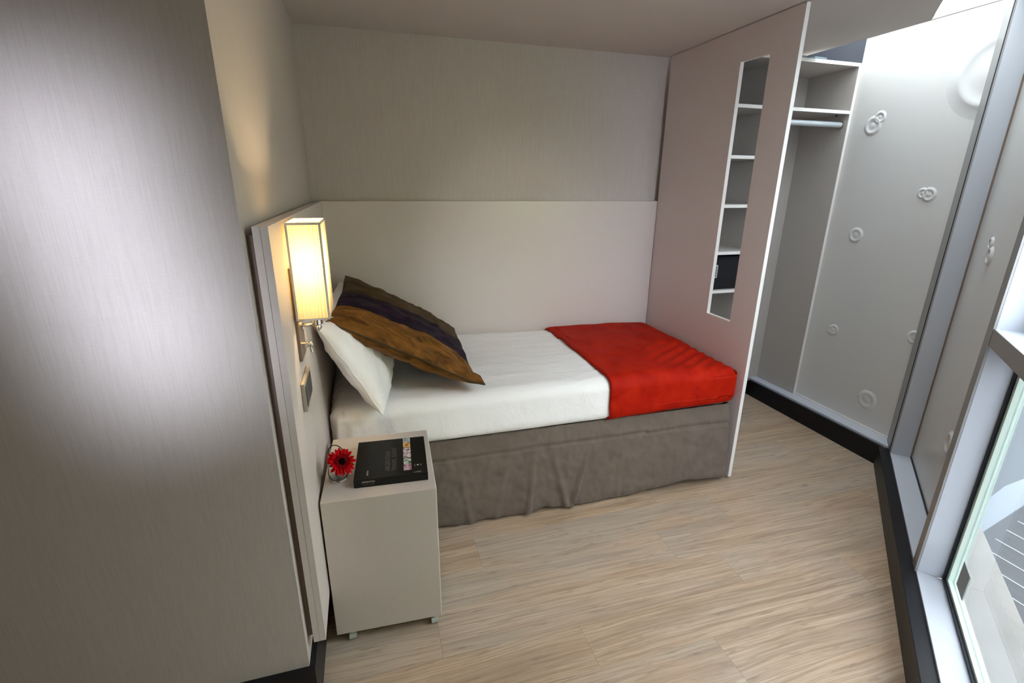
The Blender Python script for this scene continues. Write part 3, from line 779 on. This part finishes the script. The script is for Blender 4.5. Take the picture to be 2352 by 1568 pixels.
# book on nightstand
BA = math.radians(-3.5)
bk = thing('book', 'large black hardcover travel book lying on the nightstand', 'book', (0.233, -1.256, 0.5755)); bk.rotation_euler.z = BA
def bkpart(nm, mt, a, b_, par, bev=0):
    o = MB().box(a, b_, bevel=bev).build(nm, mt); o.parent = par; return o
hw, hd = 0.119, 0.125
cover = bkpart('cover', M['bookblack'], (-hw, -hd, .0255), (hw, hd, .029), bk, .0008)
bkpart('back_cover', M['bookblack'], (-hw, -hd, 0), (hw, hd, .0035), bk, .0008)
bkpart('spine', M['bookblack'], (-hw, -hd, .0034), (hw, -hd + .004, .0256), bk, 0)
bkpart('page_block', M['page'], (-hw + .004, -hd + .004, .0035), (hw - .003, hd - .004, .0255), bk)
def text(body, size, mt, loc, rot, par, nm='lettering', xs=1.0):
    cu_ = bpy.data.curves.new(nm, 'FONT'); cu_.body = body; cu_.size = size; cu_.extrude = .00015
    to = bpy.data.objects.new('tmp', cu_); COL.objects.link(to)
    bpy.context.view_layer.update()
    me = bpy.data.meshes.new_from_object(to.evaluated_get(bpy.context.evaluated_depsgraph_get()))
    bpy.data.objects.remove(to)
    me.materials.clear(); me.materials.append(mt)
    o = bpy.data.objects.new(nm, me); COL.objects.link(o); o.location = loc; o.rotation_euler = rot; o.scale = (xs, 1, 1)
    o.parent = par; return o
zc = .0292
text('ARGENTINA', .0235, M['ink_grey'], (-.004, -.090, zc), (0, 0, PI / 2), cover, xs=.98)
text('TRAVEL GUIDE', .0225, M['ink_grey'], (.017, -.090, zc), (0, 0, PI / 2), cover, xs=.98)
text('THE LUXURY', .030, M['ink_blue'], (-.058, -.078, zc), (0, 0, PI / 2), cover)
text('HOTEL', .030, M['ink_blue'], (-.028, -.078, zc), (0, 0, PI / 2), cover)
text('EDITION', .0075, M['ink_white'], (-.074, -.104, zc), (0, 0, PI / 2), cover)
text('ARGENTINA', .0075, M['ink_white'], (-.094, -hd - .0002, .0165), (PI / 2, 0, 0), bk)
text('TRAVEL GUIDE', .006, M['ink_grey'], (-.094, -hd - .0002, .0075), (PI / 2, 0, 0), bk)
text('LA GUIA', .0065, M['ink_white'], (.072, -.117, zc), (0, 0, 0), cover)
em = MB()
em.tube([(.0790, -.078, zc), (.0775, -.0725, zc), (.0790, -.067, zc)], .0006, 6); em.tube([(.0975, -.078, zc), (.099, -.0725, zc), (.0975, -.067, zc)], .0006, 6)
em.lathe([(0, .0004), (.0035, .0004), (.0035, 0)], (.088, -.0725, zc), (0, 0, 1), 16)
o = em.build('emblem', M['ink_white']); o.parent = cover
# strip of photographs printed on the cover
ph = [(.090, .124, (.16, .30, .33), (.45, .50, .52)), (.052, .092, (.30, .13, .03), (.75, .50, .20)), (-.018, .050, (.20, .12, .07), (.75, .68, .78)), (-.060, -.020, (.06, .10, .03), (.60, .68, .62)), (-.098, -.060, (.24, .10, .20), (.55, .42, .45))]
for i, (y0, y1, ca, cb_) in enumerate(ph):
    mm = mat('printed_photo_%s' % 'abcde'[i], ca, .35, spec=.4)
    f = noise_t(mm, coords(mm, (90, 60, 1), rot=(0, 0, .6 * i)), 1.0, 3, .6, .8)
    setcol(mm, ramp(mm, f, [(.40, ca), (.58, cb_)]))
    o = MB().box((.041, y0, zc - .0002), (.067, y1 - .0015, zc + .0001)).build('printed_photo', mm); o.parent = cover

# vase with gerbera
VX, VY, VZ = 0.057, -1.300, 0.5752
vs_ = thing('vase', 'small clear glass vase with wire handle on the nightstand', 'vase', (VX, VY, VZ))
g = MB(); g.lathe([(0, .0), (.026, .0), (.031, .006), (.0325, .03), (.030, .062), (.026, .080), (.0275, .090), (.0262, .090), (.0245, .080), (.0285, .062), (.031, .03), (.029, .010), (.024, .006), (0, .006)], (VX, VY, VZ), (0, 0, 1), 32)
g.build('glass_body', M['vaseglass'], vs_, True, 60)
w_ = MB(); pts = []
for k in range(19):
    a = PI * k / 18; pts.append((VX + .001 + .027 * -math.cos(a), VY - .004 + .012 * math.cos(a) , VZ + .088 + .040 * math.sin(a)))
w_.tube(pts, .0018, 8); w_.build('wire_handle', M['darkwire'], vs_, True)
FC = Vector((0.0735, -1.352, 0.666)); FNRM = (CAM - FC).normalized() * .70 + Vector((.45, -.1, .35)); FNRM.normalize()
flw = thing('gerbera', 'red gerbera flower with dark centre in the glass vase', 'flower', FC)
st = MB(); a0 = Vector((VX - .006, VY + .004, VZ + .009)); a1 = Vector((VX + .003, VY - .012, VZ + .085)); a3 = FC - FNRM * .006
pts = [a0, a0.lerp(a1, .5), a1, a1.lerp(a3, .5) - FNRM * .012 + Vector((0, 0, .010)), a3]
st.tube(pts, .0022, 8); st.build('stem', M['stem'], flw, True)
def petal_mesh(Lp, wd_, cup):
    b_ = MB(); NU = 6
    Lr, Rr, Cr = [], [], []
    for i in range(NU + 1):
        a = i / NU; wv_ = wd_ * (.30 + .70 * math.sin(PI * min(1, a * .62 + .12))) * (1 if a < .85 else (1 - (a - .85) / .15 * .65))
        x = .008 + (Lp - .008) * a; z = cup * a * a * Lp + .0015 * math.sin(a * 3)
        Lr.append(b_.bm.verts.new((x, wv_ / 2, z + .0012))); Rr.append(b_.bm.verts.new((x, -wv_ / 2, z + .0012))); Cr.append(b_.bm.verts.new((x + (.0015 if i == NU else 0), 0, z)))
    for i in range(NU):
        b_.bm.faces.new((Lr[i], Cr[i], Cr[i + 1], Lr[i + 1])); b_.bm.faces.new((Cr[i], Rr[i], Rr[i + 1], Cr[i + 1]))
    return b_
qrot = FNRM.to_track_quat('Z', 'Y').to_matrix().to_4x4()
lay = [(20, .047, .0118, .10, 0, 'petal'), (18, .041, .0108, .28, .004, 'petal'), (16, .026, .0075, .45, .007, 'petal2')]
for (cnt, Lp, wd_, cup, up_, mt) in lay:
    m0 = petal_mesh(Lp, wd_, cup).build('petal', M[mt], None, True, 180)
    for k in range(cnt):
        o = m0 if k == 0 else m0.copy()
        if k: COL.objects.link(o)
        A = 2 * PI * (k + random.uniform(-.2, .2)) / cnt
        mw = qrot @ Matrix.Translation((0, 0, up_)) @ Matrix.Rotation(A, 4, 'Z') @ Matrix.Rotation(random.uniform(-.12, .12), 4, 'Y') @ Matrix.Scale(random.uniform(.88, 1.06), 4)
        o.parent = flw; o.matrix_parent_inverse = Matrix.Identity(4); o.matrix_basis = mw
d_ = MB(); d_.lathe([(0, .009), (.006, .0095), (.011, .0105), (.013, .007), (.010, .0), (0, -.003)], (0, 0, 0), (0, 0, 1), 20)
o = d_.build('flower_centre', M['disc'], None, True, 180); o.parent = flw; o.matrix_basis = qrot

# ------------------------------------------------------------------ wall lamp
lp = thing('wall_lamp', 'lit wall lamp with square pleated cream shade on the headboard', 'lamp', (0.0, -1.36, 1.03))
LX0, LX1, LY0, LY1, LZ0, LZ1 = 0.012, 0.093, -1.432, -1.262, 1.162, 1.420
shd = MB(); bm_ = shd.bm
def pleats(p0, p1, nrm_, n_):
    p0 = Vector(p0); p1 = Vector(p1); nrm_ = Vector(nrm_); pr_ = []
    for k in range(n_ * 4 + 1):
        a = k / (n_ * 4); off = .0016 * (1 if k % 4 in (1, 2) else 0)
        pr_.append(p0.lerp(p1, a) + nrm_ * off)
    lo_ = [bm_.verts.new((q_.x, q_.y, LZ0)) for q_ in pr_]; hi_ = [bm_.verts.new((q_.x, q_.y, LZ1)) for q_ in pr_]
    for k in range(len(pr_) - 1): bm_.faces.new((lo_[k], lo_[k + 1], hi_[k + 1], hi_[k]))
pleats((LX0, LY0, 0), (LX1, LY0, 0), (0, -1, 0), 9); pleats((LX1, LY0, 0), (LX1, LY1, 0), (1, 0, 0), 17)
pleats((LX1, LY1, 0), (LX0, LY1, 0), (0, 1, 0), 9); pleats((LX0, LY1, 0), (LX0, LY0, 0), (-1, 0, 0), 17)
so = shd.build('shade', M['shade'], lp)
tr_ = MB()
for z0_, z1_ in ((LZ0 - .001, LZ0 + .004), (LZ1 - .005, LZ1 + .001)):
    e_ = .0025
    tr_.box((LX0 - e_, LY0 - e_, z0_), (LX1 + e_, LY0 - .0005, z1_)); tr_.box((LX0 - e_, LY1 + .0005, z0_), (LX1 + e_, LY1 + e_, z1_))
    tr_.box((LX0 - e_, LY0, z0_), (LX0 - .0005, LY1, z1_)); tr_.box((LX1 + .0005, LY0, z0_), (LX1 + e_, LY1, z1_))
for (x, y) in ((LX0, LY0), (LX1, LY0), (LX1, LY1), (LX0, LY1)):
    tr_.box((x - .0028, y - .0028, LZ0), (x + .0028, y + .0028, LZ1))
tr_.build('trim', M['trimcloth'], so)
LCX, LCY = (LX0 + LX1) / 2, (LY0 + LY1) / 2
MB().box((0.0005, LCY - .060, 1.035), (0.008, LCY + .045, 1.30), bevel=.001).build('backplate', M['bronze'], lp)
q = MB(); q.tube([(0.008, LCY, 1.125), (0.03, LCY, 1.125), (LCX - .006, LCY, 1.128), (LCX, LCY, 1.14)], .0055, 12)
q.lathe([(0, 0), (.012, 0), (.012, .004), (.006, .008)], (0.008, LCY, 1.125), (1, 0, 0), 20); q.ball((LCX, LCY, 1.118), .011)
q.build('arm', M['chrome'], lp, True)
q = MB(); q.cyl((LCX, LCY, 1.128), (LCX, LCY, 1.172), .0145, 20); q.lathe([(.0145, 0), (.020, .004), (.020, .009), (.0145, .012)], (LCX, LCY, 1.150), (0, 0, 1), 20)
q.build('lamp_holder', M['chrome'], lp, True)
q = MB(); q.lathe([(0, .0), (.012, .0), (.014, .02), (.021, .045), (.023, .062), (.018, .082), (.008, .091), (0, .093)], (LCX, LCY, 1.173), (0, 0, 1), 20)
q.build('bulb', M['bulb'], lp, True, 180)
q = MB(); q.cyl((0.008, LCY - .01, 1.070), (0.022, LCY - .01, 1.070), .009, 16); q.ball((.028, LCY - .01, 1.070), .0085); q.cyl((.028, LCY - .01, 1.062), (.030, LCY - .01, 1.046), .004, 10)
q.build('switch', M['chrome'], lp, True)
bl_ = bpy.data.lights.new('bulb_light', 'POINT'); bl_.energy = 6.5; bl_.color = (1.0, 0.74, 0.40); bl_.shadow_soft_size = .022
bo = bpy.data.objects.new('bulb_light', bl_); COL.objects.link(bo); bo.location = (LCX - .004, LCY, 1.312); bo.parent = lp; bo.matrix_parent_inverse = lp.matrix_basis.inverted()

# wall outlet on the headboard below lamp
ol = thing('power_outlet', 'double power outlet plate on the headboard below the wall lamp', 'outlet', (0.0, -1.38, 0.93))
MB().box((0.0005, -1.455, 0.900), (0.0105, -1.305, 0.985), bevel=.002).build('plate', M['outlet'], ol)
for y in (-1.446, -1.376):
    q = MB().box((0.0106, y, 0.912), (0.0125, y + .062, 0.973), bevel=.001).build('socket', M['outlet_dark'], ol)

# ------------------------------------------------------------------ outdoors
out_st = mat('cream_stone_coping', (0.3, 0.3, 0.28), 0.8)
f = noise_t(out_st, coords(out_st, (6, 6, 6)), 1.0, 5); setcol(out_st, ramp(out_st, f, [(.3, (.27, .262, .245)), (.7, (.32, .312, .295))]))
q = MB(); q.fbox(-1.6, 5.5, 0.12, 0.35, -0.30, 0.0, bevel=.004)
tag(q.build('coping', out_st), 'cream stone coping running outside along the window foot', 'ledge')
MB().fbox(-1.6, 5.5, 0.0, 0.34, -1.8, -0.305).build('wall_outer', mat('outer_render', (.5, .49, .46), .9))['kind'] = 'structure'
st_m = mat('asphalt', (0.11, 0.125, 0.14), 0.8)
MB().box((-10, -30, -1.8), (40, 12, -1.75)).build('street', st_m)['kind'] = 'structure'
q = MB(); q.fbox(-30, 10, 5.41, 9.49, -1.75, -1.62, bevel=.02)
tag(q.build('pavement', mat('pale_pavement', (.30, .29, .28), .8), None), 'raised pavement across the street seen through the lower window', 'pavement')
kb = MB(); kb.fbox(-30, 10, 5.28, 5.40, -1.75, -1.60, bevel=.01)
tag(kb.build('kerb', mat('pinkish_kerb', (.34, .25, .26), .8)), 'pinkish kerb stone line along the pavement outside', 'kerb')
hs = thing('house', 'pale yellow-green house facade across the street beyond the parked car', 'building', (8, -12, -1.7))
q = MB(); q.fbox(-22, 8, 9.5, 12.0, -1.62, 6.0); q.build('facade', mat('yellow_green_render', (.56, .57, .36), .85), hs)
for k in range(6):
    t_ = -20 + k * 4.2
    q = MB(); q.fbox(t_, t_ + 1.5, 9.42, 9.50, 0.2, 2.2); fo = q.build('window_frame', mat('ochre_frame', (.42, .33, .10), .7) if k == 0 else hs_m, hs)
    hs_m = fo.data.materials[0]
    MB().fbox(t_ + .12, t_ + 1.38, 9.40, 9.42, 0.32, 2.08).build('pane', M['gasket'], fo)
# parked car just outside, seen from above: rear window and roof
car = thing('car', 'dark parked car with heated rear window and silvery roof outside the window', 'car', (5.3, -1.9, -1.75))
silver = mat('silver_blue_paint', (.20, .235, .26), .25, metal=.5, coat=.5); dkg = mat('tinted_rear_glass', (.045, .055, .065), .08, coat=.6); tyre = mat('tyre_rubber', (.02, .02, .02), .8)
y0c, y1c = -2.75, -1.02
body = [(3.15, -1.50), (3.12, -1.05), (3.25, -.86), (3.60, -.84), (4.28, -.42), (4.7, -.36), (5.6, -.40), (6.35, -.86), (7.1, -.98), (7.25, -1.25), (7.2, -1.50)]
MB().prof([(x, z) for x, z in body], 'y', y0c, y1c).build('body', silver, car, True, 25)
MB().hexa([(3.34, y0c + .10, -.868), (3.60, y0c + .08, -.832), (3.60, y1c - .08, -.832), (3.34, y1c - .10, -.868), (3.34, y0c + .10, -.855), (3.60, y0c + .08, -.825), (3.60, y1c - .08, -.825), (3.34, y1c - .10, -.855)]).build('rear_shelf', dkg, car)
dx, dz = .68, .42; nl = Vector((-dz, 0, dx)).normalized() * .012
def rw(a, y, off=0): return Vector((3.60 + dx * a, y, -.84 + dz * a)) + nl * off
q = MB(); P = [rw(0, y0c + .10), rw(1.0, y0c + .16), rw(1.0, y1c - .16), rw(0, y1c - .10)]
q.hexa(P + [p_ + nl for p_ in P]); wg = q.build('rear_window', dkg, car)
lines_m = mat('heater_wire', (.55, .60, .62), .4)
for k in range(7):
    a = .14 + k * .12; q = MB(); q.tube([rw(a, y0c + .2, 1.1), rw(a, y1c - .2, 1.1)], .004, 6); q.build('heater_wire', lines_m, wg)
for (x, y) in ((3.95, y0c + .02), (3.95, y1c - .22), (6.5, y0c + .02), (6.5, y1c - .22)):
    q = MB(); q.cyl((x, y, -1.44), (x, y + .2, -1.44), .31, 28); q.build('wheel', tyre, car, True)
bpy.context.view_layer.update()
